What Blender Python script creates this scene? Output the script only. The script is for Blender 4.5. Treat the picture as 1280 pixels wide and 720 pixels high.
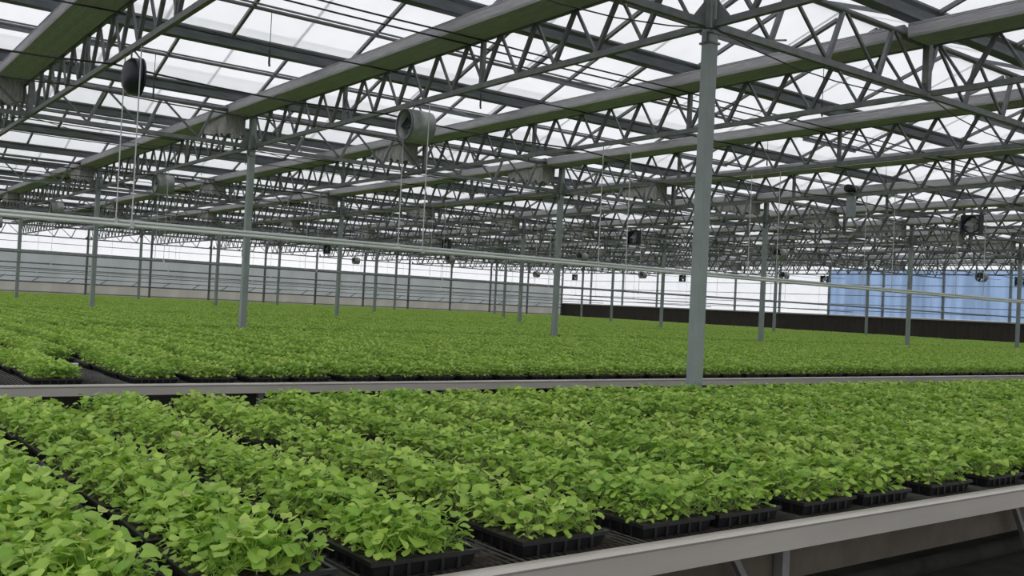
import bpy, math, random
import numpy as np
from mathutils import Matrix, Vector

random.seed(7)
rng = np.random.default_rng(7)
scene = bpy.context.scene
COL = scene.collection
for o in list(bpy.data.objects):
    bpy.data.objects.remove(o, do_unlink=True)

# ------------------------------------------------------------------ camera
F_PX, YAW, PITCH, ROLL = 1194.56, 0.6467819, 0.0179846, 0.0492798
EYE = np.array([-7.2698, -6.5240, 1.62])
fw = np.array([math.sin(YAW)*math.cos(PITCH), math.cos(YAW)*math.cos(PITCH), math.sin(PITCH)])
r0 = np.array([math.cos(YAW), -math.sin(YAW), 0.0]); u0 = np.cross(r0, fw)
rt = math.cos(ROLL)*r0 + math.sin(ROLL)*u0
up = -math.sin(ROLL)*r0 + math.cos(ROLL)*u0
cam_d = bpy.data.cameras.new('camera'); cam = bpy.data.objects.new('camera', cam_d); COL.objects.link(cam)
cam_d.sensor_width = 36.0; cam_d.lens = F_PX/1280*36.0; cam_d.clip_end = 400; cam_d.clip_start = 0.05
cam.matrix_world = Matrix(((rt[0], up[0], -fw[0], EYE[0]), (rt[1], up[1], -fw[1], EYE[1]), (rt[2], up[2], -fw[2], EYE[2]), (0, 0, 0, 1)))
scene.camera = cam

def proj(p):
    d = np.array(p, float)-EYE; z = d @ fw
    if z < 0.1: return (-9999, -9999, z)
    return (640+F_PX*(d @ rt)/z, 360-F_PX*(d @ up)/z, z)
def in_frame(p, m=30):
    x, y, z = proj(p); return z > 0.2 and -m < x < 1280+m and -m < y < 720+m

# ------------------------------------------------------------------ world: even overcast sky
w = bpy.data.worlds.new('overcast'); scene.world = w; w.use_nodes = True
nt = w.node_tree; nt.nodes.clear()
out = nt.nodes.new('ShaderNodeOutputWorld'); bg = nt.nodes.new('ShaderNodeBackground')
tc = nt.nodes.new('ShaderNodeTexCoord'); nz = nt.nodes.new('ShaderNodeTexNoise'); cr = nt.nodes.new('ShaderNodeValToRGB')
nz.inputs['Scale'].default_value = 3.5; nz.inputs['Detail'].default_value = 4
cr.color_ramp.elements[0].position = 0.3; cr.color_ramp.elements[0].color = (0.80, 0.825, 0.87, 1)
cr.color_ramp.elements[1].position = 0.7; cr.color_ramp.elements[1].color = (1.0, 1.0, 1.02, 1)
nt.links.new(tc.outputs['Generated'], nz.inputs['Vector']); nt.links.new(nz.outputs['Fac'], cr.inputs['Fac'])
nt.links.new(cr.outputs['Color'], bg.inputs['Color']); bg.inputs['Strength'].default_value = 1.3
nt.links.new(bg.outputs['Background'], out.inputs['Surface'])

scene.view_settings.view_transform = 'Standard'
scene.view_settings.look = 'None'
scene.view_settings.gamma = 1.0
scene.view_settings.use_curve_mapping = False
scene.view_settings.exposure = 0.08

# ------------------------------------------------------------------ materials
MATS = {}
def mat(name, col, rough=0.6, metal=0.0, var=0.12, scale=6.0, bump=0.0, stretch=(1, 1, 1), spec=0.5):
    m = bpy.data.materials.new(name); m.use_nodes = True; n = m.node_tree; b = n.nodes['Principled BSDF']
    t = n.nodes.new('ShaderNodeTexCoord'); mp = n.nodes.new('ShaderNodeMapping'); mp.inputs['Scale'].default_value = stretch
    k = n.nodes.new('ShaderNodeTexNoise'); k.inputs['Scale'].default_value = scale; k.inputs['Detail'].default_value = 5
    c = n.nodes.new('ShaderNodeValToRGB')
    lo = [max(0, v*(1-var)) for v in col]; hi = [min(1, v*(1+var)) for v in col]
    c.color_ramp.elements[0].color = (*lo, 1); c.color_ramp.elements[1].color = (*hi, 1)
    c.color_ramp.elements[0].position = 0.35; c.color_ramp.elements[1].position = 0.65
    n.links.new(t.outputs['Object'], mp.inputs['Vector']); n.links.new(mp.outputs['Vector'], k.inputs['Vector'])
    n.links.new(k.outputs['Fac'], c.inputs['Fac']); n.links.new(c.outputs['Color'], b.inputs['Base Color'])
    b.inputs['Roughness'].default_value = rough; b.inputs['Metallic'].default_value = metal
    b.inputs['Specular IOR Level'].default_value = spec
    if bump:
        bp = n.nodes.new('ShaderNodeBump'); bp.inputs['Strength'].default_value = bump; bp.inputs['Distance'].default_value = 0.01
        n.links.new(k.outputs['Fac'], bp.inputs['Height']); n.links.new(bp.outputs['Normal'], b.inputs['Normal'])
    MATS[name] = m; return m

def film(name, col, clear, var=0.06, scale=1.2, stretch=(1, 1, 1), tcol=(1, 1, 1)):
    """frosted sheet: part of the sky shows straight through, the rest is scattered"""
    m = bpy.data.materials.new(name); m.use_nodes = True; n = m.node_tree; n.nodes.clear()
    o = n.nodes.new('ShaderNodeOutputMaterial'); mx = n.nodes.new('ShaderNodeMixShader'); mx2 = n.nodes.new('ShaderNodeMixShader')
    tr = n.nodes.new('ShaderNodeBsdfTransparent'); tl = n.nodes.new('ShaderNodeBsdfTranslucent'); df = n.nodes.new('ShaderNodeBsdfDiffuse')
    t = n.nodes.new('ShaderNodeTexCoord'); mp = n.nodes.new('ShaderNodeMapping'); mp.inputs['Scale'].default_value = stretch
    k = n.nodes.new('ShaderNodeTexNoise'); k.inputs['Scale'].default_value = scale; k.inputs['Detail'].default_value = 4
    c = n.nodes.new('ShaderNodeValToRGB')
    c.color_ramp.elements[0].color = (*[v*(1-var) for v in col], 1); c.color_ramp.elements[1].color = (*[min(1, v*(1+var)) for v in col], 1)
    c.color_ramp.elements[0].position = 0.35; c.color_ramp.elements[1].position = 0.65
    n.links.new(t.outputs['Object'], mp.inputs['Vector']); n.links.new(mp.outputs['Vector'], k.inputs['Vector'])
    n.links.new(k.outputs['Fac'], c.inputs['Fac'])
    n.links.new(c.outputs['Color'], tl.inputs['Color']); n.links.new(c.outputs['Color'], df.inputs['Color'])
    tr.inputs['Color'].default_value = (*tcol, 1)
    mx2.inputs['Fac'].default_value = 0.25; n.links.new(tl.outputs[0], mx2.inputs[1]); n.links.new(df.outputs[0], mx2.inputs[2])
    mx.inputs['Fac'].default_value = clear; n.links.new(mx2.outputs[0], mx.inputs[1]); n.links.new(tr.outputs[0], mx.inputs[2])
    n.links.new(mx.outputs[0], o.inputs['Surface'])
    MATS[name] = m; return m

mat('steel', (0.175, 0.19, 0.19), 0.5, 0.25, 0.15, 9)
mat('steel_web', (0.15, 0.16, 0.165), 0.5, 0.25, 0.15, 9)
mat('column_paint', (0.235, 0.27, 0.262), 0.45, 0.1, 0.08, 4)
mat('gutter_steel', (0.125, 0.14, 0.15), 0.5, 0.3, 0.18, 5, stretch=(0.5, 4, 4))
mat('rafter_alu', (0.17, 0.18, 0.185), 0.5, 0.3, 0.1, 5)
mat('bar_pale', (0.62, 0.64, 0.65), 0.5, 0.0, 0.05, 5)
mat('curtain', (0.47, 0.45, 0.49), 0.9, 0, 0.12, 7, 0.1, stretch=(6, 0.6, 6))
mat('drape', (0.38, 0.365, 0.36), 0.9, 0, 0.25, 9, 0.2, stretch=(3, 3, 0.7))
mat('rail_alu', (0.52, 0.49, 0.44), 0.36, 0.35, 0.07, 3, stretch=(0.3, 3, 3))
mat('rail_white', (0.72, 0.72, 0.72), 0.45, 0.0, 0.05, 3)
mat('bench_steel', (0.22, 0.22, 0.21), 0.5, 0.4, 0.15, 8)
mat('bench_beam', (0.085, 0.07, 0.05), 0.7, 0.1, 0.2, 5)
mat('wire', (0.085, 0.08, 0.074), 0.5, 0.3, 0.15, 10)
mat('black_plastic', (0.012, 0.012, 0.013), 0.42, 0, 0.2, 10)
mat('soil', (0.045, 0.033, 0.022), 0.95, 0, 0.5, 60, 0.5)
mat('ground', (0.03, 0.029, 0.023), 0.95, 0, 0.4, 4, 0.3)
mat('pipe', (0.55, 0.575, 0.56), 0.3, 0.3, 0.08, 4, stretch=(0.3, 3, 3))
mat('rod', (0.55, 0.56, 0.56), 0.5, 0.1, 0.05, 4)
mat('cable', (0.03, 0.032, 0.035), 0.6, 0, 0.2, 8)
mat('fan_black', (0.018, 0.022, 0.03), 0.4, 0.1, 0.2, 6)
mat('fan_grey', (0.33, 0.35, 0.33), 0.45, 0.3, 0.15, 6)
mat('motor_grey', (0.28, 0.31, 0.32), 0.5, 0.2, 0.1, 8)
mat('brown_panel', (0.034, 0.026, 0.019), 0.6, 0, 0.25, 2, stretch=(1, 3, 0.3))
mat('sill', (0.50, 0.49, 0.46), 0.6, 0, 0.06, 4)
mat('pale_panel', (0.42, 0.42, 0.38), 0.7, 0, 0.1, 1.2)
mat('wall_steel', (0.16, 0.175, 0.175), 0.5, 0.3, 0.15, 8)
film('roof_film', (0.93, 0.93, 0.94), 0.38, 0.05, 0.9)
film('seam_film', (0.72, 0.73, 0.74), 0.15, 0.05, 0.9)
film('wall_film_pale', (0.62, 0.61, 0.56), 0.25, 0.12, 0.5, (1, 1, 0.3), (0.75, 0.74, 0.7))
film('wall_film_white', (0.93, 0.93, 0.94), 0.72, 0.05, 0.7)
film('wall_film_grey', (0.60, 0.62, 0.61), 0.32, 0.12, 0.6, (1, 1, 0.5), (0.7, 0.72, 0.72))
film('wall_film_blue', (0.56, 0.66, 0.80), 0.40, 0.24, 1.0, (1, 1.6, 0.12), (0.62, 0.74, 0.92))

def leaf_material(name, c1, c2):
    m = bpy.data.materials.new(name); m.use_nodes = True; n = m.node_tree; n.nodes.clear()
    o = n.nodes.new('ShaderNodeOutputMaterial'); mx = n.nodes.new('ShaderNodeMixShader')
    b = n.nodes.new('ShaderNodeBsdfPrincipled'); tl = n.nodes.new('ShaderNodeBsdfTranslucent')
    a = n.nodes.new('ShaderNodeAttribute'); a.attribute_name = 'tint'
    oi = n.nodes.new('ShaderNodeObjectInfo')
    md = n.nodes.new('ShaderNodeMath'); md.operation = 'MULTIPLY_ADD'; md.inputs[1].default_value = 0.22
    n.links.new(oi.outputs['Random'], md.inputs[0]); n.links.new(a.outputs['Fac'], md.inputs[2])
    c = n.nodes.new('ShaderNodeValToRGB')
    e = c.color_ramp.elements
    e[0].position = 0.05; e[0].color = (*c1, 1); e[1].position = 0.95; e[1].color = (*c2, 1)
    e2 = e.new(1.0); e2.color = (0.50, 0.47, 0.22, 1)
    n.links.new(md.outputs[0], c.inputs['Fac'])
    n.links.new(c.outputs['Color'], b.inputs['Base Color']); n.links.new(c.outputs['Color'], tl.inputs['Color'])
    b.inputs['Roughness'].default_value = 0.46; b.inputs['Specular IOR Level'].default_value = 0.5
    mx.inputs['Fac'].default_value = 0.38
    n.links.new(b.outputs[0], mx.inputs[1]); n.links.new(tl.outputs[0], mx.inputs[2]); n.links.new(mx.outputs[0], o.inputs['Surface'])
    MATS[name] = m; return m
leaf_material('leaf', (0.20, 0.42, 0.042), (0.58, 0.77, 0.145))
leaf_material('stem', (0.30, 0.42, 0.12), (0.50, 0.60, 0.24))

# ------------------------------------------------------------------ mesh helpers
class MB:
    def __init__(s): s.v = []; s.f = []; s.t = []
    def add(s, vs, fs, tint=0.5):
        k = len(s.v); s.v += [tuple(p) for p in vs]; s.f += [tuple(i+k for i in q) for q in fs]; s.t += [tint]*len(vs)
    def box(s, x0, x1, y0, y1, z0, z1):
        s.add([(x0, y0, z0), (x1, y0, z0), (x1, y1, z0), (x0, y1, z0), (x0, y0, z1), (x1, y0, z1), (x1, y1, z1), (x0, y1, z1)],
              [(0, 3, 2, 1), (4, 5, 6, 7), (0, 1, 5, 4), (1, 2, 6, 5), (2, 3, 7, 6), (3, 0, 4, 7)])
    def bar(s, p, q, wd, ht=None, upv=(0, 0, 1)):
        ht = ht or wd; p = Vector(p); q = Vector(q); d = (q-p).normalized(); u = Vector(upv)
        if abs(d.dot(u)) > 0.95: u = Vector((1, 0, 0))
        a = d.cross(u).normalized()*wd/2; b = a.cross(d).normalized()*ht/2
        s.add([p-a-b, p+a-b, p+a+b, p-a+b, q-a-b, q+a-b, q+a+b, q-a+b],
              [(0, 1, 2, 3), (7, 6, 5, 4), (0, 4, 5, 1), (1, 5, 6, 2), (2, 6, 7, 3), (3, 7, 4, 0)])
    def tube(s, pts, rad, n=8, cap=True):
        pts = [Vector(p) for p in pts]; rings = []
        for i, p in enumerate(pts):
            d = (pts[min(i+1, len(pts)-1)]-pts[max(i-1, 0)]).normalized()
            u = Vector((0, 0, 1)) if abs(d.z) < 0.9 else Vector((1, 0, 0))
            a = d.cross(u).normalized(); b = a.cross(d)
            rings.append([p+a*rad*math.cos(2*math.pi*k/n)+b*rad*math.sin(2*math.pi*k/n) for k in range(n)])
        vs = [v for r in rings for v in r]
        fs = [(i*n+k, i*n+(k+1) % n, (i+1)*n+(k+1) % n, (i+1)*n+k) for i in range(len(rings)-1) for k in range(n)]
        if cap: fs += [tuple(range(n-1, -1, -1)), tuple(range((len(rings)-1)*n, len(rings)*n))]
        s.add(vs, fs)
    def extrude(s, prof, axis, a, b, closed=True):
        """prof: list of 2-d points; axis 'x' -> (y,z) profile, axis 'y' -> (x,z) profile"""
        n = len(prof)
        P = (lambda c, q: (c, q[0], q[1])) if axis == 'x' else (lambda c, q: (q[0], c, q[1]))
        vs = [P(a, q) for q in prof]+[P(b, q) for q in prof]
        rg = range(n) if closed else range(n-1)
        fs = [(i, (i+1) % n, n+(i+1) % n, n+i) for i in rg]
        if closed: fs += [tuple(range(n-1, -1, -1)), tuple(range(n, 2*n))]
        s.add(vs, fs)
    def lathe(s, prof, axis_pt=(0, 0, 0), n=24, axis='x'):
        """prof: (along, radius) list; closed outline"""
        vs = []; m = len(prof)
        for k in range(n):
            c, d = math.cos(2*math.pi*k/n), math.sin(2*math.pi*k/n)
            for (l, r) in prof: vs.append((axis_pt[0]+l, axis_pt[1]+r*c, axis_pt[2]+r*d))
        fs = []
        for k in range(n):
            k2 = (k+1) % n
            for i in range(m):
                j = (i+1) % m
                fs.append((k*m+i, k*m+j, k2*m+j, k2*m+i))
        s.add(vs, fs)
    def mesh(s, name, m, smooth=False, tint=False):
        me = bpy.data.meshes.new(name); me.from_pydata(s.v, [], s.f)
        if smooth: me.polygons.foreach_set('use_smooth', [True]*len(me.polygons))
        if tint:
            at = me.attributes.new('tint', 'FLOAT', 'POINT'); at.data.foreach_set('value', s.t)
        for q in (m if isinstance(m, (list, tuple)) else [m]): me.materials.append(MATS[q])
        me.update(); return me

def link(name, me, parent=None, loc=None, rot=None, scl=None):
    o = bpy.data.objects.new(name, me); COL.objects.link(o)
    if parent is not None: o.parent = parent
    if loc is not None: o.location = loc
    if rot is not None: o.rotation_euler = rot
    if scl is not None: o.scale = scl
    return o
def thing(name, label, cat, loc=(0, 0, 0), group=None, rotz=0):
    o = link(name, None, None, loc, (0, 0, rotz)); o.empty_display_size = 0.1
    o['label'] = label; o['category'] = cat
    if group: o['group'] = group
    return o
def tag(o, label, cat, group=None):
    o['label'] = label; o['category'] = cat
    if group: o['group'] = group
    return o
def struct(name, me=None, loc=(0, 0, 0)):
    o = link(name, me, None, loc); o['kind'] = 'structure'; return o
def stuff(o): o['kind'] = 'stuff'; return o

# ------------------------------------------------------------------ measures (metres)
E = 1.62                      # eye height; heights below are taken from it
S1, S2 = 12.0, 8.1165         # column spacing along the trusses (Y) and across them (X)
K = S2/2                      # truss spacing
XL, XR = -2*K, 12*K           # roof extent, right wall at XR
YN, YF = -12.0, 60.0          # near end, far wall
ZC = E+2.92                   # bottom chord of the trusses
ZT = E+3.52                   # underside of the curtain bundles
ZG = E+3.86                   # gutter
ZR = E+4.66                   # ridge
Z_RAIL, Z_MESH = 0.785, 0.762

# ------------------------------------------------------------------ floor
b = MB(); b.add([(-90, -90, 0), (160, -90, 0), (160, 190, 0), (-90, 190, 0)], [(0, 1, 2, 3)])
struct('floor', b.mesh('floor', 'ground'))

# ------------------------------------------------------------------ roof
ceil = struct('ceiling')
def gutter_profile():
    return [(-0.15, 0.10), (-0.13, 0.10), (-0.075, -0.055), (0.075, -0.055), (0.13, 0.10), (0.15, 0.10), (0.15, 0.07), (0.11, 0.03), (0.09, -0.085), (-0.09, -0.085), (-0.11, 0.03), (-0.15, 0.07)]
b = MB(); b.extrude(gutter_profile(), 'x', XL, XR); g_me = b.mesh('gutter', 'gutter_steel')
b = MB(); b.bar((XL, 0, 0), (XR, 0, 0), 0.06, 0.07); ridge_me = b.mesh('ridge_bar', 'rafter_alu')
b = MB(); b.tube([(XL, 0, 0), (XR, 0, 0)], 0.03, 8); purlin_me = b.mesh('purlin', 'rafter_alu', True)
b = MB(); b.tube([(XL, 0, 0), (XR, 0, 0)], 0.017, 6); thin_me = b.mesh('rod', 'rafter_alu', True)
NB = int((YF-YN)/4)
for j in range(NB+1):
    y = YN+4*j
    link('gutter', g_me, ceil, (0, y, ZG))
    if j < NB:
        link('ridge_bar', ridge_me, ceil, (0, y+2, ZR))
        link('purlin', purlin_me, ceil, (0, y+3.05, E+4.20))
        link('opening_rod', thin_me, ceil, (0, y+2.92, E+4.22))
def slope_mesh(name, m, x0, x1, t, asc, y0=0.13, y1=1.97):
    b = MB(); sl = (ZR-ZG-0.08)/2.0; n = Vector((0, -sl, 1)).normalized()*t
    v = [(x0, y0, sl*y0), (x1, y0, sl*y0), (x1, y1, sl*y1), (x0, y1, sl*y1)]
    if not asc: v = [(p[0], -p[1], p[2]) for p in v]; n = Vector((0, sl, 1)).normalized()*t
    q = [(p[0]+n.x, p[1]+n.y, p[2]+n.z) for p in v]
    b.add(v+q, [(0, 3, 2, 1), (4, 5, 6, 7), (0, 1, 5, 4), (1, 2, 6, 5), (2, 3, 7, 6), (3, 0, 4, 7)])
    return b
PW = K/4
pane_m = {a: slope_mesh('p', '', 0.012, PW-0.012, 0.006, a) for a in (True, False)}
raf_m = {a: slope_mesh('r', '', -0.024, 0.024, -0.055, a) for a in (True, False)}
bar_m = {a: slope_mesh('g', '', -0.02, 0.02, 0.012, a) for a in (True, False)}
pane_me = {a: pane_m[a].mesh('pane', 'roof_film') for a in pane_m}
raf_me = {a: raf_m[a].mesh('rafter', 'rafter_alu') for a in raf_m}
items = []; rafs = []
restb = MB()
NP = int(round((XR-XL)/PW))
for j in range(NB):
    for asc in (True, False):
        y = YN+4*j+(0 if asc else 4)
        for i in range(NP+1):
            x = XL+i*PW
            c = (x+PW/2, y+(1 if asc else -1), E+4.3)
            pz = proj(c)[2]; vis = in_frame(c, 60)
            if i < NP: items.append(((0 if (vis and not asc) else 1 if vis else 2, pz if pz > 0 else 999), x, y, asc))
            if i % 2 == 0:
                rafs.append(((0 if (vis and not asc) else 1 if vis else 2, pz if pz > 0 else 999), x, y, asc))
            else:
                m = bar_m[asc]; restb.add([(p[0]+x, p[1]+y, p[2]+ZG+0.05) for p in m.v], m.f)
stuff(link('glazing_bar', restb.mesh('glazing_bar', 'seam_film'), ceil))
items.sort(key=lambda t: t[0]); rafs.sort(key=lambda t: t[0])
for lst, mdict, medict, nm, mt in ((items, pane_m, pane_me, 'pane', 'roof_film'), (rafs, raf_m, raf_me, 'rafter', 'rafter_alu')):
    rest = MB()
    for n_, (_, x, y, asc) in enumerate(lst):
        if n_ < 300: link(nm, medict[asc], ceil, (x, y, ZG+0.05))
        else: rest.add([(p[0]+x, p[1]+y, p[2]+ZG+0.05) for p in mdict[asc].v], mdict[asc].f)
    stuff(link('far_'+nm, rest.mesh('far_'+nm, mt), ceil))
# roof vents: heavy lower rail and side rails with a push arm
b = MB(); sl = (ZR-ZG-0.08)/2
b.bar((0, 0, 0), (2.06, 0, 0), 0.03, 0.11); b.bar((2.04, 0, 0), (2.04, -1.0, sl*1.0), 0.07, 0.05); b.bar((0.02, 0, 0), (0.02, -1.0, sl*1.0), 0.07, 0.05)
vent_me = b.mesh('vent_frame', 'rafter_alu')
b = MB(); b.bar((1.0, -0.1, 0), (0.7, -1.1, -0.25), 0.025); arm_me = b.mesh('push_arm', 'rafter_alu')
for j in range(NB):
    for i in range(-1, 6):
        x = 3.05+i*S2; y = YN+4*j+3.05
        if in_frame((x, y, E+4.2), 40) and x < XR-3:
            v = link('vent_frame', vent_me, ceil, (x, y, E+4.17)); link('push_arm', arm_me, v)

# ------------------------------------------------------------------ far wall (wall_back)
wb = struct('wall_back', None, (0, YF, 0))
post = MB(); post.box(-0.06, 0.06, -0.16, -0.04, 0, ZG-0.09); post_me = post.mesh('post', 'wall_steel')
def wall_panel(name, m, w_, z0, z1, t=0.02, axis='x'):
    b = MB()
    if axis == 'x': b.box(0.003, w_-0.003, 0, t, z0, z1)
    else: b.box(0, t, 0.003, w_-0.003, z0, z1)
    return b.mesh(name, m)
pb = [wall_panel('base_panel', 'wall_film_pale', K/2, 0.0, E-0.02), wall_panel('film_panel', 'wall_film_grey', K, E+0.02, E+1.95), wall_panel('upper_panel', 'wall_film_white', K, E+1.99, ZG-0.1)]
for k in range(-2, 12):
    link('post', post_me, wb, (k*K, 0, 0))
    link('base_panel', pb[0], wb, (k*K, 0, 0)); link('base_panel', pb[0], wb, (k*K+K/2, 0, 0))
    link('film_panel', pb[1], wb, (k*K, 0, 0)); link('upper_panel', pb[2], wb, (k*K, 0, 0))
link('post', post_me, wb, (12*K-0.1, 0, 0))
for z, r in ((E-0.0, 0.05), (E+0.32, 0.028), (E+0.75, 0.02), (E+1.15, 0.02), (E+1.97, 0.03), (E+2.5, 0.02), (E-0.62, 0.03)):
    b = MB(); b.tube([(XL, -0.2, z), (XR-0.2, -0.2, z)], r, 6); link('wall_rail', b.mesh('wall_rail', 'wall_steel', True), wb)
b = MB(); b.bar((0, -0.2, E), (0.5, -0.35, E+0.36), 0.05); strut_me = b.mesh('crank_arm', 'wall_steel')
for k in range(-2, 23): link('crank_arm', strut_me, wb, (k*K/2+0.8, 0, 0))

# ------------------------------------------------------------------ right wall
wr = struct('wall_right', None, (XR, 0, 0))
ZB = E+0.36
dark_me = wall_panel('brown_panel', 'brown_panel', 2.0, 0.0, ZB, 0.05, 'y')
white_me = wall_panel('film_panel', 'wall_film_white', 4.0, ZB+0.1, ZG-0.1, 0.02, 'y')
blue_me = wall_panel('film_panel', 'wall_film_blue', 4.0, ZB+0.1, ZG-0.45, 0.02, 'y')
bluetop_me = wall_panel('film_panel', 'wall_film_white', 4.0, ZG-0.45, ZG-0.1, 0.02, 'y')
sill_me = MB(); sill_me.box(-0.12, 0.08, 0, 4.0, ZB, ZB+0.09); sill_me = sill_me.mesh('sill', 'sill')
rp = MB(); rp.box(-0.16, -0.04, -0.06, 0.06, ZB+0.09, ZG-0.09); rp_me = rp.mesh('post', 'column_paint')
gb = MB(); gb.add([(0, 0.15, ZG+0.1), (0, 3.85, ZG+0.1), (0, 2, ZR-0.05), (0.02, 0.15, ZG+0.1), (0.02, 3.85, ZG+0.1), (0.02, 2, ZR-0.05)], [(0, 1, 2), (5, 4, 3), (0, 3, 4, 1), (1, 4, 5, 2), (2, 5, 3, 0)])
gable_me = gb.mesh('gable_panel', 'wall_film_white')
for j in range(NB):
    y = YN+4*j
    link('brown_panel', dark_me, wr, (0, y, 0)); link('brown_panel', dark_me, wr, (0, y+2, 0))
    if y < 32:
        link('film_panel', blue_me, wr, (0, y, 0)); link('film_panel', bluetop_me, wr, (0, y, 0))
    else: link('film_panel', white_me, wr, (0, y, 0))
    link('sill', sill_me, wr, (0, y, 0)); link('post', rp_me, wr, (0, y, 0)); link('gable_panel', gable_me, wr, (0, y, 0))
for z in (E+0.75, E+1.15, E+1.75, E+2.45):
    b = MB(); b.tube([(-0.2, YN, z), (-0.2, YF-0.2, z)], 0.022, 6); link('wall_rail', b.mesh('wall_rail', 'wall_steel', True), wr)

# ------------------------------------------------------------------ columns
b = MB(); h = 0.0625
prof = [(-h, -h+0.012), (-h+0.012, -h), (h-0.012, -h), (h, -h+0.012), (h, h-0.012), (h-0.012, h), (-h+0.012, h), (-h, h-0.012)]
def column_mesh(z0, z1):
    b = MB(); n = 8
    b.add([(p[0], p[1], z0) for p in prof]+[(p[0], p[1], z1) for p in prof], [(i, (i+1) % n, n+(i+1) % n, n+i) for i in range(n)]+[tuple(range(7, -1, -1)), tuple(range(8, 16))])
    return b.mesh('shaft', 'column_paint')
shaft_me = column_mesh(0.02, ZG-0.09)
b = MB(); b.box(-0.13, 0.13, -0.13, 0.13, 0, 0.02); foot_me = b.mesh('base_plate', 'column_paint')
gus = []
for sx, sy in ((1, 0), (-1, 0), (0, 1), (0, -1)):
    b = MB()
    a = Vector((sx, sy, 0)); c = Vector((-sy, sx, 0))*0.006
    p = [a*0.082+Vector((0, 0, -0.06)), a*0.26+Vector((0, 0, 0.0)), a*0.24+Vector((0, 0, 0.06)), a*0.082+Vector((0, 0, 0.24))]
    b.add([q-c for q in p]+[q+c for q in p], [(0, 1, 2, 3), (7, 6, 5, 4), (0, 4, 5, 1), (1, 5, 6, 2), (2, 6, 7, 3), (3, 7, 4, 0)])
    gus.append(b.mesh('gusset_plate', 'steel'))
b = MB(); b.box(-0.075, 0.075, -0.075, 0.075, 0, 0.02); b.box(-0.075, 0.075, -0.075, 0.075, 0.10, 0.12); b.box(-0.09, -0.064, -0.03, 0.03, 0.01, 0.11)
clamp_me = b.mesh('clamp', 'steel')
for m in range(0, 5):
    for j in range(-1, 6):
        x, y = j*S2, m*S1
        if m == 0 and j == 0: lab, grp = 'grey square steel column in the aisle between the two nearest benches', None
        else: lab, grp = 'grey steel column rising out of the beds of seedlings beyond the aisle rail', 'columns among the far beds'
        if m == 0 and j != 0:
            lab, grp = 'grey steel column in line with the big aisle column', 'columns along the near aisle'
        c = thing('steel_column', lab, 'column', (x, y, 0), grp)
        link('shaft', shaft_me, c); link('base_plate', foot_me, c); link('clamp', clamp_me, c, (0, 0, ZC-0.2))

# ------------------------------------------------------------------ trusses along Y, every K metres
TH = ZT-ZC
b = MB(); b.bar((0, 0.08, 0), (0, S1-0.08, 0), 0.06, 0.07); bc_me = b.mesh('bottom_chord', 'steel')
b = MB(); b.bar((0, 0.08, 0), (0, S1-0.42, 0), 0.06, 0.07); bce_me = b.mesh('bottom_chord', 'steel')
b = MB(); b.bar((0, 0.08, TH+0.02), (0, S1-0.42, TH+0.02), 0.05, 0.04); tce_me = b.mesh('top_chord', 'steel')
b = MB(); b.bar((0, 0.08, TH+0.02), (0, S1-0.08, TH+0.02), 0.05, 0.04); tcd_me = b.mesh('top_chord', 'steel')
b = MB(); b.bar((0, 0, 0.02), (0, -0.34, TH), 0.05, 0.045, (1, 0, 0)); thick_b = b; thick_me = b.mesh('web_bar', 'steel_web')
b = MB(); b.bar((0, 0, 0.02), (0, 0.375, TH), 0.032, 0.03, (1, 0, 0)); thin_b = b; thinw_me = b.mesh('web_bar', 'steel_web')
b = MB(); b.bar((0, 0, 0.03), (0, 0, TH+0.17), 0.06); vpost_b = b; vpost_me = b.mesh('gutter_post', 'steel')
nodes = [0.22+0.75*i for i in range(16)]
fb = MB()
for n_ in nodes:
    if n_ > 0.3: fb.add([(p[0], p[1]+n_, p[2]) for p in thick_b.v], thick_b.f)
    fb.add([(p[0], p[1]+n_, p[2]) for p in thin_b.v], thin_b.f)
for n_ in (4, 8): fb.add([(p[0], p[1]+n_, p[2]) for p in vpost_b.v], vpost_b.f)
web_me = fb.mesh('lattice_web', 'steel_web')
fb = MB()
for n_ in nodes[:15]:
    if n_ > 0.3: fb.add([(p[0], p[1]+n_, p[2]) for p in thick_b.v], thick_b.f)
    fb.add([(p[0], p[1]+n_, p[2]) for p in thin_b.v], thin_b.f)
webe_me = fb.mesh('lattice_web', 'steel_web')
b = MB(); b.bar((0, 0, 0.03), (0, 0, TH+0.20), 0.085); cpost_me = b.mesh('end_post', 'steel')
for k in range(-2, 12):
    for m in range(-1, 5):
        x, y = k*K, m*S1
        lab, grp = {(0, 0): ('steel lattice truss from the big aisle column, carrying the grey barrel fan', None), (-1, 0): ('steel lattice truss carrying the dark rounded fan', None),
                    (3, 0): ('steel lattice truss carrying the curtain motor', None), (4, 0): ('steel lattice truss carrying the square black box fan', None),
                    (0, -1): ('steel lattice truss from the big aisle column, over the near benches', None)}.get((k, m), ('grey steel lattice truss hanging below a folded curtain bundle', 'trusses under the curtain bundles') if m < 1 else ('distant steel lattice truss beyond the first far column row', 'distant trusses'))
        t = thing('lattice_truss', lab, 'truss', (x, y, ZC), grp)
        link('bottom_chord', bce_me if m == 4 else bc_me, t); link('top_chord', tce_me if m == 4 else tcd_me, t)
        if k % 2 == 0:
            link('gusset_plate', gus[2], t)
            if m < 4: link('gusset_plate', gus[3], t, (0, S1, 0))
        if m in (0, 1) and -1 <= k <= (7 if m == 0 else 6) or (m == -1 and 1 <= k <= 3):
            for n_ in nodes:
                if n_ > 0.3: link('web_bar', thick_me, t, (0, n_, 0))
                link('web_bar', thinw_me, t, (0, n_, 0))
            for n_ in (4, 8): link('gutter_post', vpost_me, t, (0, n_, 0))
        else: stuff(link('lattice_web', webe_me if m == 4 else web_me, t))

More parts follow.
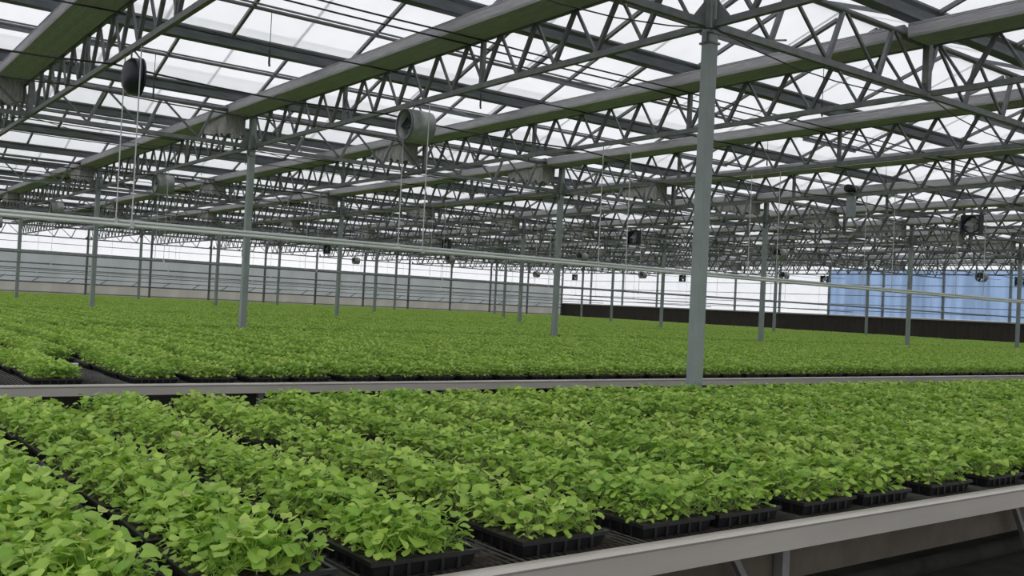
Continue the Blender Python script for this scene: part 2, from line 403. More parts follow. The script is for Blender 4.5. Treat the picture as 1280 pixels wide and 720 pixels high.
# ------------------------------------------------------------------ girders along X in the column rows
b = MB(); b.bar((0.1, 0, 0), (S2-0.1, 0, 0), 0.06, 0.075); gbc_me = b.mesh('bottom_chord', 'steel')
b = MB(); b.bar((0.1, 0, 0), (S2-0.24, 0, 0), 0.06, 0.075); gbe_me = b.mesh('bottom_chord', 'steel')
GT = TH+0.06
b = MB(); b.tube([(0.1, 0, GT), (S2-0.1, 0, GT)], 0.035, 8); gtc_me = b.mesh('top_chord', 'steel', True)
b = MB(); b.tube([(0.1, 0, GT), (S2-0.24, 0, GT)], 0.035, 8); gte_me = b.mesh('top_chord', 'steel', True)
b = MB(); b.bar((0, 0, 0.02), (0.27, 0, GT), 0.05, 0.045, (0, 1, 0)); gth_b = b; gth_me = b.mesh('web_bar', 'steel_web')
b = MB(); b.bar((0, 0, 0.02), (-0.70, 0, GT), 0.034, 0.032, (0, 1, 0)); gtn_b = b; gtn_me = b.mesh('web_bar', 'steel_web')
gn = [0.95+1.0146*i for i in range(8) if 0.95+1.0146*i < S2-0.3]
fb = MB()
for n_ in gn:
    for q in (gth_b, gtn_b): fb.add([(p[0]+n_, p[1], p[2]) for p in q.v], q.f)
gweb_me = fb.mesh('lattice_web', 'steel_web')
for m in range(0, 6):
    for j in range(-1, 6):
        lab, grp = ('steel lattice girder fixed to the big aisle column', 'girders on the big aisle column') if m == 0 and j in (-1, 0) else ('grey steel lattice girder joining the columns below a roof gutter', 'girders between the columns')
        t = thing('lattice_girder', lab, 'girder', (j*S2, m*S1-(0.3 if m == 5 else 0), ZC), grp)
        link('centre_post', cpost_me, t, (K, 0, 0)); link('gusset_plate', gus[0], t)
        if j < 5: link('gusset_plate', gus[1], t, (S2, 0, 0))
        link('bottom_chord', gbe_me if j == 5 else gbc_me, t); link('top_chord', gte_me if j == 5 else gtc_me, t)
        if m <= 1 and j < 4:
            for n_ in gn: link('web_bar', gth_me, t, (n_, 0, 0)); link('web_bar', gtn_me, t, (n_, 0, 0))
        else: stuff(link('lattice_web', gweb_me, t))

# ------------------------------------------------------------------ folded shade curtains on top of every truss
pr = []
nf = 9
for i in range(nf):                       # wavy top of the packed folds
    xx = -0.54+0.50*i/(nf-1); pr.append((xx, 0.175+(0.02 if i % 2 else 0.0)))
pr = pr[::-1]
pr += [(-0.55, 0.165), (-0.542, 0.155), (-0.552, 0.145), (-0.545, 0.135), (-0.552, 0.125), (-0.552, 0.03), (-0.54, 0.0), (-0.45, 0.006), (-0.36, -0.008), (-0.27, 0.005), (-0.18, -0.006), (-0.06, 0.0), (-0.036, 0.01), (-0.032, 0.05), (-0.042, 0.08), (-0.032, 0.11), (-0.042, 0.14)]
b = MB(); b.extrude(pr, 'y', 0.075, S1-0.075); cur_me = b.mesh('bundle', 'curtain')
b = MB(); b.extrude(pr, 'y', 0.045, S1-0.045); curo_me = b.mesh('bundle', 'curtain')
b = MB(); b.extrude(pr, 'y', 0.10, S1-0.42); cure_me = b.mesh('bundle', 'curtain')
# gathered skirt hanging from the end of a bundle
def skirt(seed):
    r = random.Random(seed); b = MB()
    path = []
    def seg(a, c, n):
        for i in range(n):
            t = i/n; path.append((a[0]+(c[0]-a[0])*t, a[1]+(c[1]-a[1])*t))
    seg((-0.10, 0.16), (-0.50, 0.16), 12); seg((-0.50, 0.16), (-0.42, 1.7), 44); seg((-0.42, 1.7), (-0.16, 1.7), 10); seg((-0.16, 1.7), (-0.10, 0.16), 40)
    n = len(path); rows = 5; vs = []
    for ri in range(rows):
        t = ri/(rows-1)
        for i, (px, py) in enumerate(path):
            amp = (0.01+0.035*t)*(0.25 if py < 0.6 else 1.0)
            off = amp*math.sin(i*2.1)+amp*0.5*math.sin(i*0.9+seed)
            cx, cy = -0.27, 1.0
            dx, dy = (px-cx), (py-cy)*0.25; l = math.hypot(dx, dy) or 1
            drop = -0.46+0.24*(py/1.7)+0.035*math.sin(i*0.7+seed)
            vs.append((px+dx/l*off, py+dy/l*off, 0.03+t*drop))
    fs = [(a*n+i, a*n+(i+1) % n, (a+1)*n+(i+1) % n, (a+1)*n+i) for a in range(rows-1) for i in range(n)]
    b.add(vs, fs); return b.mesh('gathered_end', 'drape', True)
sk = [skirt(s) for s in range(3)]
for k in range(-2, 12):
    for m in range(-1, 5):
        x, y = k*K, m*S1
        if m < 1: lab, grp = 'long pale green shade curtain folded into a bundle along a roof truss', 'curtain bundles over the near beds'
        else: lab, grp = 'folded pale shade curtain with a gathered end hanging down beside the girder', 'curtain bundles with gathered ends'
        if k == 0 and m in (-1, 0): lab, grp = 'pale shade curtain folded over the truss of the big aisle column', 'curtain bundles at the big aisle column'
        if k == -1 and m == 0: lab, grp = 'pale shade curtain bundle above the dark rounded fan', None
        c = thing('folded_curtain', lab, 'curtain', (x, y, ZT), grp)
        link('bundle', cure_me if m == 4 else curo_me if k % 2 else cur_me, c)
        if m >= 1: link('gathered_end', sk[(k+m) % 3], c)

# ------------------------------------------------------------------ hung heating pipes
b = MB(); b.tube([(XL, 0, 0), (XR-0.4, 0, 0)], 0.024, 8); pipe_me = b.mesh('pipe_run', 'pipe', True); pipe2_me = b.mesh('pipe_run', 'steel', True)
for yy, zz in ((6.0, 0.81), (5.3, 0.72), (18.0, 0.70), (17.3, 0.66), (30.0, 0.65), (42.0, 0.62), (54.0, 0.55)):
    lab = {6.0: 'upper of two pale steel pipes hung in front of the first far column row', 5.3: 'lower of two pale steel pipes hung in front of the first far column row'}.get(yy, 'thin grey steel pipe hung low across the far beds')
    t = thing('hung_pipe', lab, 'pipe', (0, yy, E+zz), None if yy < 7 else 'far hung pipes')
    link('pipe_run', pipe_me if yy < 7 else pipe2_me, t)
    b = MB(); b.tube([(0, 0, 0.02), (0, 0, ZC-0.035-E-zz)], 0.008 if yy < 7 else 0.006, 5); rod_me = b.mesh('hanger_rod', 'rod')
    b = MB(); b.box(-0.02, 0.02, -0.03, 0.03, -0.03, 0.035); cl_me = b.mesh('pipe_clip', 'rod')
    for k in range(-2, 12):
        r_ = link('hanger_rod', rod_me, t, (k*K, 0, 0)); link('pipe_clip', cl_me, r_)

# ------------------------------------------------------------------ cables along X
def cable(y, z, sag, rad, lab, grp):
    pts = []; n = 6
    for k in range(-2, 12):
        for i in range(n):
            t = i/n; pts.append((k*K+K*t, y+0.02*math.sin(k*1.7+t*6), z-sag*4*t*(1-t)*(0.6+0.6*((k*37) % 10)/10)))
    pts.append((12*K-0.4, y, z))
    b = MB(); b.tube(pts, rad, 6)
    return tag(link('cable', b.mesh('cable', 'cable', True)), lab, 'cable', grp)
for m in range(0, 4):
    yo = m*12
    cable(6.55+yo, ZC-0.05, 0.08, 0.014, 'black sagging power cable strung between the truss bottoms past the fans', 'fan cables')
    cable(8.45+yo, ZC-0.046, 0.05, 0.010, 'black sagging power cable strung between the truss bottoms past the fans', 'fan cables')
    for yy in (3.86, 4.17, 6.30):
        cable(yy+yo, ZT-0.034, 0.01, 0.012, 'thin dark drive line running straight across below the curtain bundles', 'curtain drive lines')

for m in range(0, 2):
    cable(m*12-0.075, ZC-0.05, 0.27, 0.007, 'slack thin wire drooping below a girder between the columns', 'slack wires under the girders')

# ------------------------------------------------------------------ fans
def barrel_fan():
    b = MB(); b.lathe([(-0.24, 0.275), (-0.24, 0.26), (0.24, 0.26), (0.24, 0.275), (0.0, 0.28)], n=28); P = {'housing': b.mesh('housing', 'fan_grey', True)}
    b = MB(); b.lathe([(-0.25, 0.285), (-0.25, 0.255), (-0.225, 0.255), (-0.225, 0.285)], n=28); P['rim'] = b.mesh('rim', 'steel', True)
    b = MB(); b.lathe([(-0.1, 0.001), (-0.1, 0.07), (0.12, 0.07), (0.12, 0.001)], n=14); b.bar((0, -0.255, 0), (0, 0.255, 0), 0.03, 0.02); P['motor'] = b.mesh('motor', 'fan_black')
    b = MB(); b.add([(-0.12, 0.06, -0.05), (-0.16, 0.24, -0.10), (-0.08, 0.25, 0.08), (-0.08, 0.06, 0.05)], [(0, 1, 2, 3)]); P['blade'] = b.mesh('blade', 'fan_black')
    b = MB(); b.bar((-0.1, 0, 0.27), (-0.02, 0, 0.362), 0.02); b.bar((0.1, 0, 0.27), (0.02, 0, 0.362), 0.02); P['hanger'] = b.mesh('hanger', 'steel')
    return P
def box_fan():
    b = MB(); o, i_, d = 0.29, 0.25, 0.11
    for s_ in (-1, 1):
        b.box(-d, d, s_*o if s_ < 0 else i_, -i_ if s_ < 0 else o, -o, o); b.box(-d, d, -i_, i_, s_*o if s_ < 0 else i_, -i_ if s_ < 0 else o)
    P = {'housing': b.mesh('housing', 'fan_black')}
    b = MB(); b.lathe([(-0.06, 0.262), (-0.05, 0.225), (0.16, 0.20), (0.16, 0.215), (-0.03, 0.245)], n=24); P['shroud'] = b.mesh('shroud', 'fan_black', True)
    b = MB(); b.lathe([(0.0, 0.001), (0.0, 0.06), (0.15, 0.06), (0.15, 0.001)], n=12); b.bar((0.1, -0.2, 0), (0.1, 0.2, 0), 0.025, 0.02); P['motor'] = b.mesh('motor', 'motor_grey')
    b = MB(); b.add([(0.0, 0.05, -0.05), (-0.02, 0.20, -0.09), (0.06, 0.20, 0.08), (0.05, 0.05, 0.05)], [(0, 1, 2, 3)]); P['blade'] = b.mesh('blade', 'motor_grey')
    b = MB(); b.bar((-0.06, 0, 0.285), (-0.02, 0, 0.362), 0.02); b.bar((0.06, 0, 0.285), (0.02, 0, 0.362), 0.02); P['hanger'] = b.mesh('hanger', 'steel')
    return P
def drum_fan():
    b = MB(); b.lathe([(0.11, 0.265), (0.11, 0.245), (-0.03, 0.235), (-0.09, 0.17), (-0.12, 0.06), (-0.125, 0.001), (-0.14, 0.001), (-0.135, 0.07), (-0.10, 0.19), (-0.03, 0.255)], n=28); P = {'housing': b.mesh('housing', 'fan_black', True)}
    b = MB(); b.lathe([(0.10, 0.275), (0.10, 0.25), (0.125, 0.25), (0.125, 0.275)], n=28); P['rim'] = b.mesh('rim', 'fan_black', True)
    b = MB(); b.lathe([(-0.08, 0.001), (-0.08, 0.06), (0.09, 0.06), (0.09, 0.001)], n=12); P['motor'] = b.mesh('motor', 'motor_grey')
    b = MB(); b.add([(0.0, 0.05, -0.05), (-0.01, 0.20, -0.09), (0.06, 0.20, 0.08), (0.05, 0.05, 0.05)], [(0, 1, 2, 3)]); P['blade'] = b.mesh('blade', 'motor_grey')
    b = MB(); b.bar((-0.02, 0, 0.25), (-0.02, 0, 0.36), 0.02); b.bar((0.10, 0, 0.27), (0.02, 0, 0.362), 0.02); P['hanger'] = b.mesh('hanger', 'steel')
    return P
FB, FX, FD = barrel_fan(), box_fan(), drum_fan()
for m in range(0, 5):
    for k in ((-1, 0, 4) if m == 0 else (0, 4, 6, 10, 11)):
        bx = k in (-1, 4, 11)
        P = FD if k == -1 else FX if bx else FB
        if m == 0:
            lab = {-1: 'dark rounded fan with its edge turned to us, hung under a truss', 0: 'grey metal barrel fan with an open round mouth, hung under a truss', 4: 'square black box fan hung above the beds on the blue wall side'}[k]; grp = None
        else: lab = 'small black square fan hung under a distant truss' if bx else 'small grey barrel fan hung under a distant truss'; grp = 'distant black fans' if bx else 'distant barrel fans'
        t = thing('circulation_fan', lab, 'fan', (k*K, 5.65+12*m, ZC-0.347), grp, 0); t.scale = (0.85, 0.85, 0.85)
        for nm, me in P.items():
            if nm != 'blade': link(nm, me, t)
        for q in range(4): link('blade', P['blade'], t, None, (q*math.pi/2+0.4, 0, 0))
# curtain drive motor on a truss
t = thing('curtain_motor', 'dark gear motor with a grey box below it on a truss', 'motor', (3*K, 6.4, ZC))
b = MB(); b.lathe([(-0.18, 0.001), (-0.18, 0.09), (0.16, 0.10), (0.2, 0.06), (0.2, 0.001)], (0, 0, 0.15), 14); link('motor_body', b.mesh('motor_body', 'fan_black', True), t)
b = MB(); b.box(-0.09, 0.09, -0.07, 0.07, -0.50, -0.04); link('control_box', b.mesh('control_box', 'motor_grey'), t)
b = MB(); b.box(-0.10, 0.10, -0.09, 0.09, 0.035, 0.06); link('mount', b.mesh('mount', 'steel'), t)
# thin hanging hooks
b = MB(); b.tube([(0, 0, 0), (0, 0, -0.62)], 0.006, 5); hw_me = b.mesh('wire', 'cable')
b = MB(); b.tube([(0, 0, -0.55), (0, 0, -0.75), (0.01, 0, -0.80)], 0.016, 6); hk_me = b.mesh('hook', 'cable')
for x, y in ((-1.75, 7.05), (-2.25, 11.05), (2.1, 7.05), (6.3, 11.05), (9.9, 7.05), (6.2, 3.05), (12.4, 11.05), (14.6, 7.05)):
    t = thing('hanging_hook', 'thin black hook wire dangling from a roof purlin', 'hook', (x, y, E+4.17), 'dangling hook wires')
    link('wire', hw_me, t); link('hook', hk_me, t)

# ------------------------------------------------------------------ benches
BX0, BX1 = -9.6, 46.5
units = [(-4.10, -1.80), (-1.76, -0.075)]
y = 1.95
while y < 58:
    for _ in range(4):
        if y+2.3 < 59.4: units.append((y, y+2.26))
        y += 2.3
    y += 0.9 if y < 13 else 1.2
def wire_mesh(y0, y1, pitch, x1):
    b = MB()
    n = int((x1-BX0)/pitch)
    for i in range(n):
        x = BX0+i*pitch; r = 0.0022
        b.add([(x-r, y0+0.04, -r), (x+r, y0+0.04, -r), (x, y0+0.04, r*1.2), (x-r, y1-0.04, -r), (x+r, y1-0.04, -r), (x, y1-0.04, r*1.2)], [(0, 3, 4, 1), (1, 4, 5, 2), (2, 5, 3, 0)])
    yy = y0+0.15
    while yy < y1:
        b.bar((BX0, yy, -0.006), (x1, yy, -0.006), 0.005); yy += 0.15
    return b
b = MB(); b.box(-0.025, 0.025, -0.025, 0.025, 0, Z_MESH-0.06); leg_me = b.mesh('leg', 'bench_steel')
b = MB(); b.bar((0, 0, 0.10), (-0.42, 0, Z_MESH-0.09), 0.03); brace_me = b.mesh('brace', 'bench_steel')
for n_, (y0, y1) in enumerate(units):
    if n_ == 0: lab, grp = 'growing bench with a wide pale aluminium edge rail, closest to the camera', None
    elif n_ == 1: lab, grp = 'growing bench between the front bench and the big aisle column', None
    elif n_ == 2: lab, grp = 'growing bench whose pale edge rail borders the far side of the aisle', None
    else: lab, grp = 'long growing bench covered with seedling trays behind the aisle benches', 'far growing benches'
    t = thing('growing_bench', lab, 'bench', (0, y0, 0), grp)
    L = y1-y0
    for side in (0, 1):
        b = MB(); s_ = -1 if side == 0 else 1; yb = 0 if side == 0 else L
        tall = n_ in (0, 2) and side == 0
        hgt = (0.112 if n_ == 0 else 0.095) if tall else 0.07
        # C-shaped edge profile with a rolled top lip
        pf = [(yb-s_*0.0, Z_RAIL-hgt), (yb, Z_RAIL-0.026), (yb+s_*0.007, Z_RAIL-0.022), (yb+s_*0.010, Z_RAIL-0.015), (yb+s_*0.008, Z_RAIL-0.007), (yb+s_*0.002, Z_RAIL-0.002), (yb-s_*0.008, Z_RAIL), (yb-s_*0.030, Z_RAIL), (yb-s_*0.036, Z_RAIL-0.006), (yb-s_*0.036, Z_RAIL-0.020), (yb-s_*0.006, Z_RAIL-0.024), (yb-s_*0.006, Z_RAIL-hgt+0.006), (yb-s_*0.03, Z_RAIL-hgt+0.006), (yb-s_*0.03, Z_RAIL-hgt)]
        b.extrude(pf, 'x', BX0, BX1); link('edge_rail', b.mesh('edge_rail', 'rail_alu' if tall else 'rail_white'), t)
    near = n_ < 4
    stuff(link('wire_mesh', wire_mesh(0, L, 0.032 if near else 0.12, 14.0 if near else BX1).mesh('wire_mesh', 'wire'), t, (0, 0, Z_MESH)))
    for yb in (0.28, L-0.28):
        b = MB(); b.box(BX0, BX1, yb-0.025, yb+0.025, Z_MESH-0.065, Z_MESH-0.012); link('support_beam', b.mesh('support_beam', 'bench_beam'), t)
        if n_ < 3:
            x = -8.62
            while x < 30:
                link('leg', leg_me, t, (x, yb, 0))
                if yb < 0.3: link('brace', brace_me, t, (x-0.02, yb-0.035, 0))
                x += 2.5
        elif yb < 0.3:
            for q in range(12): link('leg', leg_me, t, (-8+4.5*q, yb, 0))


# brown lower apron behind the front legs and a floor pipe
b = MB(); b.box(BX0, BX1, -3.79, -3.75, 0.42, 0.57)
tag(link('apron_board', b.mesh('apron_board', 'bench_beam')), 'brown board running along the underside of the front bench', 'board')
b = MB(); b.tube([(BX0, -3.2, 0.06), (BX1, -3.2, 0.06)], 0.055, 8)
tag(link('floor_pipe', b.mesh('floor_pipe', 'ground', True)), 'dull pipe lying on the ground beneath the front bench', 'pipe')

# ------------------------------------------------------------------ seedlings
def leaf(b, base, az, plen, pel, bl, bw, bp, cup, tint, stem=None, roll=0.0):
    """petiole from base, then a rounded spoon-shaped blade, added to b (petiole to stem or b)"""
    ca, sa = math.cos(az), math.sin(az); d0 = Vector((ca*math.cos(pel), sa*math.cos(pel), math.sin(pel))); side = Vector((-sa, ca, 0))
    p0 = Vector(base); p1 = p0+d0*plen*0.6; d1 = Vector((ca*math.cos(pel-0.15), sa*math.cos(pel-0.15), math.sin(pel-0.15))); p2 = p1+d1*plen*0.4
    r = 0.0018
    for (a, c, r1, r2) in ((p0, p1, r*1.2, r), (p1, p2, r, r*0.8)):
        u_ = side; v_ = d0.cross(side)
        vs = [a+u_*r1, a-u_*r1*0.5+v_*r1*0.87, a-u_*r1*0.5-v_*r1*0.87, c+u_*r2, c-u_*r2*0.5+v_*r2*0.87, c-u_*r2*0.5-v_*r2*0.87]
        (stem or b).add(vs, [(0, 1, 4, 3), (1, 2, 5, 4), (2, 0, 3, 5)], tint)
    ts = (0.0, 0.18, 0.45, 0.75, 1.0); ws = (0.12, 0.62, 1.0, 0.86, 0.28)
    vs = []; pos = p2.copy(); ang = bp+0.25; last = 0.0
    sd = Vector((side.x*math.cos(roll), side.y*math.cos(roll), math.sin(roll)))
    for t, wv in zip(ts, ws):
        pos = pos+Vector((ca*math.cos(ang), sa*math.cos(ang), math.sin(ang)))*bl*(t-last); last = t; ang -= 0.22
        nrm = Vector((-ca*math.sin(ang), -sa*math.sin(ang), math.cos(ang)))
        hw = bw*0.5*wv
        wav = 0.08*bw*math.sin(t*7+az*3)
        vs += [pos-sd*hw+nrm*(cup*hw+wav), pos, pos+sd*hw+nrm*(cup*hw-wav)]
    fs = []
    for i in range(4): fs += [(i*3, i*3+1, i*3+4, i*3+3), (i*3+1, i*3+2, i*3+5, i*3+4)]
    k = len(b.v); b.add(vs, fs, tint)
    for i in range(5):                                   # midrib slightly paler
        b.t[k+i*3+1] = min(0.9, tint+0.10)

def plant_spec(r, edge=False):
    L = []
    n = r.choice((5, 5, 6, 6, 7)); az = r.uniform(0, 6.28)
    for i in range(n):
        a = az+i*2.4+r.uniform(-0.35, 0.35); g = 1-0.05*i
        L.append(dict(base=(r.uniform(-.004, .004), r.uniform(-.004, .004), 0.012+0.004*i), az=a, plen=r.uniform(0.048, 0.086), pel=r.uniform(0.62, 1.22)+0.03*i,
                      bl=r.uniform(0.036, 0.066)*g, bw=r.uniform(0.036, 0.062)*g, bp=r.uniform(-0.45, 0.75), cup=r.uniform(-0.15, 0.35), tint=min(0.72, max(0.02, r.gauss(0.34, 0.16))), roll=r.uniform(-0.6, 0.6)))
    for s_ in (0, 1):                                    # cotyledons, smaller and paler, low down
        L.append(dict(base=(0, 0, 0.008), az=az+0.8+s_*3.1, plen=0.026, pel=r.uniform(0.3, 0.8), bl=0.027, bw=0.030, bp=0.0, cup=0.1, tint=r.uniform(0.5, 0.72), roll=r.uniform(-.3, .3)))
    for s_ in range(3):                                  # low outer leaves that hide the soil
        L.append(dict(base=(0, 0, 0.010), az=az+1.9*s_+r.uniform(-.4, .4), plen=r.uniform(0.030, 0.045), pel=r.uniform(0.25, 0.7), bl=r.uniform(0.030, 0.040), bw=r.uniform(0.028, 0.038), bp=r.uniform(-0.5, 0.2), cup=r.uniform(-.1, .3), tint=r.uniform(0.15, 0.6), roll=r.uniform(-.4, .4)))
    return L
VAR = [plant_spec(random.Random(100+i)) for i in range(8)]

# tray geometry: 5 x 7 cells
TW, TL, THT = 0.40, 0.492, 0.055
NXC, NYC = 6, 8
def tray_parts():
    b = MB(); w2, l2 = TW/2, TL/2
    def ring(w_, l_, z): return [(-w_, -l_, z), (w_, -l_, z), (w_, l_, z), (-w_, l_, z)]
    vs = ring(w2-0.022, l2-0.022, 0)+ring(w2-0.010, l2-0.010, THT-0.014)+ring(w2, l2, THT-0.014)+ring(w2, l2, THT)+ring(w2-0.014, l2-0.014, THT)+ring(w2-0.016, l2-0.016, THT-0.008)
    fs = [(3, 2, 1, 0)]
    for a in range(5):
        for i in range(4): fs.append((a*4+i, a*4+(i+1) % 4, a*4+4+(i+1) % 4, a*4+4+i))
    fs.append((20, 21, 22, 23)); b.add(vs, fs)
    for i in range(1, NXC):                              # cell ribs on the long and short sides
        x = -w2+0.014+i*(TW-0.028)/NXC
        b.box(x-0.006, x+0.006, -l2+0.008, -l2+0.02, 0.0, THT-0.014); b.box(x-0.006, x+0.006, l2-0.02, l2-0.008, 0.0, THT-0.014)
    for i in range(1, NYC):
        y_ = -l2+0.014+i*(TL-0.028)/NYC
        b.box(-w2+0.008, -w2+0.02, y_-0.006, y_+0.006, 0.0, THT-0.014); b.box(w2-0.02, w2-0.008, y_-0.006, y_+0.006, 0.0, THT-0.014)
    s_ = MB(); cx, cy = (TW-0.036)/NXC, (TL-0.036)/NYC
    for i in range(NXC):
        for j in range(NYC):
            x, y_ = -w2+0.018+cx*(i+.5), -l2+0.018+cy*(j+.5)
            q = 0.42
            s_.add([(x-cx*q, y_-cy*q, THT-0.0075), (x+cx*q, y_-cy*q, THT-0.0075), (x+cx*q, y_+cy*q, THT-0.0075), (x-cx*q, y_+cy*q, THT-0.0075), (x, y_, THT-0.001)], [(0, 1, 4), (1, 2, 4), (2, 3, 4), (3, 0, 4)])
    return b, s_
tb, sb = tray_parts()
tray_me = tb.mesh('tray_body', 'black_plastic'); soil_me = sb.mesh('potting_soil', 'soil')
def cells(r):
    """plant positions in a tray: (x, y, variant, rotation, scale)"""
    o = []; cx, cy = (TW-0.036)/NXC, (TL-0.036)/NYC
    for i in range(NXC):
        for j in range(NYC):
            if r.random() < 0.035: continue
            edge = i in (0, NXC-1) or j in (0, NYC-1)
            s_ = r.uniform(0.93, 1.24)*(r.uniform(0.58, 0.80) if i in (0, NXC-1) else r.uniform(0.88, 1.02) if edge else 1.0)
            if r.random() < 0.06: s_ *= 0.6
            ox = 0.0; oy = 0.0
            o.append((ox*0.6-TW/2+0.018+cx*(i+.5)+r.uniform(-.008, .008), oy*0.6-TL/2+0.018+cy*(j+.5)+r.uniform(-.008, .008), r.randrange(8), r.uniform(0, 6.28), s_))
    return o
def add_plant(lb, sbm, spec, x, y_, rot, s_):
    for q in spec:
        bx_, by_, bz_ = q['base']; c, d = math.cos(rot), math.sin(rot)
        leaf(lb, (x+s_*(bx_*c-by_*d), y_+s_*(bx_*d+by_*c), THT-0.004+s_*bz_), q['az']+rot, q['plen']*s_, q['pel'], q['bl']*s_, q['bw']*s_, q['bp'], q['cup'], q['tint'], sbm, q['roll'])
def tile_object(seed):
    r = random.Random(seed); lb, st = MB(), MB()
    for (x, y_, v, rot, s_) in cells(r): add_plant(lb, st, VAR[v], x, y_, rot, s_)
    nl = len(lb.f); lb.add(st.v, st.f); lb.t[-len(st.t):] = st.t
    me = lb.mesh('seedling_bed', ['leaf', 'stem'], True, True)
    idx = np.zeros(len(me.polygons), dtype=np.int32); idx[nl:] = 1; me.polygons.foreach_set('material_index', idx)
    return bpy.data.objects.new('seedling_bed_source', me)
TILES = [tile_object(500+i) for i in range(6)]
tray_src = MB(); tray_src.add(tb.v, tb.f); nb_ = len(tb.f); tray_src.add(sb.v, sb.f)
tm = tray_src.mesh('tray_source', ['black_plastic', 'soil']); ii = np.zeros(len(tm.polygons), dtype=np.int32); ii[nb_:] = 1; tm.polygons.foreach_set('material_index', ii)
TRAY_SRC = bpy.data.objects.new('tray_source', tm)

def scatter(name, pts, sources):
    """pts: list of (x, y, z, rotz, index); one object whose instances come from geometry nodes"""
    me = bpy.data.meshes.new(name); me.from_pydata([p[:3] for p in pts], [], [])
    a = me.attributes.new('rot', 'FLOAT_VECTOR', 'POINT'); a.data.foreach_set('vector', np.array([(0, 0, p[3]) for p in pts], dtype=np.float32).ravel())
    a = me.attributes.new('idx', 'INT', 'POINT'); a.data.foreach_set('value', np.array([p[4] for p in pts], dtype=np.int32))
    o = link(name, me)
    g = bpy.data.node_groups.new(name, 'GeometryNodeTree')
    g.interface.new_socket('Geometry', in_out='INPUT', socket_type='NodeSocketGeometry'); g.interface.new_socket('Geometry', in_out='OUTPUT', socket_type='NodeSocketGeometry')
    gi, go = g.nodes.new('NodeGroupInput'), g.nodes.new('NodeGroupOutput')
    iop = g.nodes.new('GeometryNodeInstanceOnPoints'); jn = g.nodes.new('GeometryNodeJoinGeometry')
    for s_ in sources:
        oi = g.nodes.new('GeometryNodeObjectInfo'); oi.inputs['Object'].default_value = s_; oi.inputs['As Instance'].default_value = True
        g.links.new(oi.outputs['Geometry'], jn.inputs['Geometry'])
    na = g.nodes.new('GeometryNodeInputNamedAttribute'); na.data_type = 'FLOAT_VECTOR'; na.inputs['Name'].default_value = 'rot'
    ni = g.nodes.new('GeometryNodeInputNamedAttribute'); ni.data_type = 'INT'; ni.inputs['Name'].default_value = 'idx'
    iop.inputs['Pick Instance'].default_value = True
    g.links.new(gi.outputs[0], iop.inputs['Points']); g.links.new(jn.outputs[0], iop.inputs['Instance'])
    g.links.new(ni.outputs['Attribute'], iop.inputs['Instance Index']); g.links.new(na.outputs['Attribute'], iop.inputs['Rotation'])
    g.links.new(iop.outputs[0], go.inputs[0])
    md = o.modifiers.new('scatter', 'NODES'); md.node_group = g
    return o

# tray columns: measured gaps on the front bench, regular beyond
cols_x = [-9.2, -8.68, -8.16, -7.64, -7.12, -6.62, -6.13, -5.66, -5.06, -4.46, -4.03, -3.51, -3.02, -2.46, -1.88]
x = -1.38
while x < 46.2: cols_x.append(x); x += 0.475 if x < 3 else 0.465
CX2 = [-8.9, -8.4, -7.9, -7.35, -6.8, -6.2, -5.42, -4.63, -4.13, -3.62, -3.14, -2.62, -2.14, -1.65]
while len(CX2) < len(cols_x): CX2.append(CX2[-1]+0.476)
trays = []
rr = random.Random(11)
for n_, (y0, y1) in enumerate(units):
    nr = 4 if y1-y0 > 2 else 3
    mg = 0.125 if n_ > 0 else 0.085; mb = 0.05; pitch = (y1-y0-mg-mb)/nr
    for ci, cx in enumerate(cols_x):
        sh = rr.uniform(-0.02, 0.02)
        if n_ >= 2:                                     # other spacing across the aisle
            cx = CX2[ci] if n_ == 2 else cx+0.03
        for ri in range(nr):
            ty = y0+mg+pitch*(ri+.5)
            tx = cx+sh+rr.uniform(-0.018, 0.018)
            trays.append(dict(n=n_, ri=ri, x=tx, y=ty, rot=rr.uniform(-0.011, 0.011)+(math.pi if rr.random() < .5 else 0), v=rr.randrange(6)))
for t in trays:
    c = (t['x'], t['y'], 0.9); t['z'] = proj(c)[2]; t['vis'] = in_frame(c, 45)
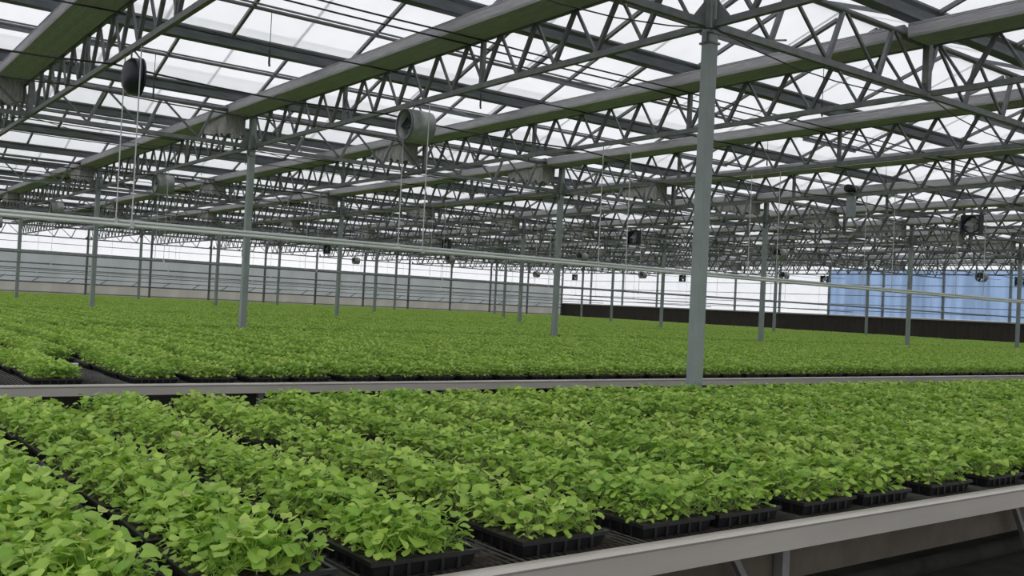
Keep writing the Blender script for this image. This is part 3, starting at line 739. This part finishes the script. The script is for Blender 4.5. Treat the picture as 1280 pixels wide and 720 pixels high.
# 300 nearest trays in view are things of their own; the rest are one object
order = sorted([t for t in trays if t['vis']], key=lambda t: t['z'])
mine = order[:300]; ids = set(id(t) for t in mine)
front = [t for t in mine if t['n'] == 0][:6]; fids = set(id(t) for t in front)
ZTR = Z_MESH+0.006
for t in mine:
    if id(t) in fids: lab, grp = 'black plastic plug tray of seedlings at the near corner behind the front rail', 'trays nearest the front rail'
    elif t['n'] == 0 and t['ri'] == 0: lab, grp = 'black plastic plug tray standing right against the pale front rail', 'trays along the front rail'
    elif t['n'] < 2: lab, grp = 'black plastic plug tray packed among others on the near benches', 'trays on the near benches'
    else: lab, grp = 'black plastic plug tray on the benches across the aisle', 'trays across the aisle'
    o = thing('plug_tray', lab, 'tray', (t['x'], t['y'], ZTR), grp, t['rot'])
    link('tray_body', tray_me, o); link('potting_soil', soil_me, o)
far_tr = scatter('plug_trays', [(t['x'], t['y'], ZTR, t['rot'], 0) for t in trays if id(t) not in ids], [TRAY_SRC])
stuff(tag(far_tr, 'rows of black plug trays filling the distant benches', 'trays'))

# individual seedlings in the nearest trays
VM = []
for v, spec in enumerate(VAR):
    st = MB(); st.tube([(0, 0, -0.004), (0, 0, 0.012), (0.001, 0, 0.034)], 0.0026, 5); lm = []
    for q in spec:
        lb = MB(); leaf(lb, q['base'], q['az'], q['plen'], q['pel'], q['bl'], q['bw'], q['bp'], q['cup'], q['tint'], None, q['roll']); lm.append(lb.mesh('leaf', 'leaf', True, True))
    VM.append((st.mesh('stem', 'stem', True, True), lm))
ns = 0
for t in front:
    r = random.Random(int(t['x']*1000)); c, d = math.cos(t['rot']), math.sin(t['rot'])
    for (px, py, v, rot, s_) in cells(r):
        o = thing('seedling', 'leafy green brassica seedling in the trays at the near corner behind the front rail', 'seedling', (t['x']+px*c-py*d, t['y']+px*d+py*c, ZTR+THT-0.003), 'seedlings in the nearest trays', rot+t['rot'])
        o.scale = (s_, s_, s_); ns += 1
        link('stem', VM[v][0], o)
        for me in VM[v][1]: link('leaf', me, o)
near_b = [t for t in trays if t['n'] < 2 and id(t) not in fids]; far_b = [t for t in trays if t['n'] >= 2]
o = scatter('seedling_foliage', [(t['x'], t['y'], ZTR, t['rot'], t['v']) for t in near_b], TILES)
stuff(tag(o, 'dense carpet of green seedlings filling the near benches up to the aisle', 'seedlings'))
o = scatter('seedling_foliage', [(t['x'], t['y'], ZTR, t['rot'], t['v']) for t in far_b], TILES)
stuff(tag(o, 'broad bright green carpet of seedlings stretching beyond the aisle to the walls', 'seedlings'))
print('trays', len(trays), 'seedlings', ns, 'objects', len(bpy.data.objects))
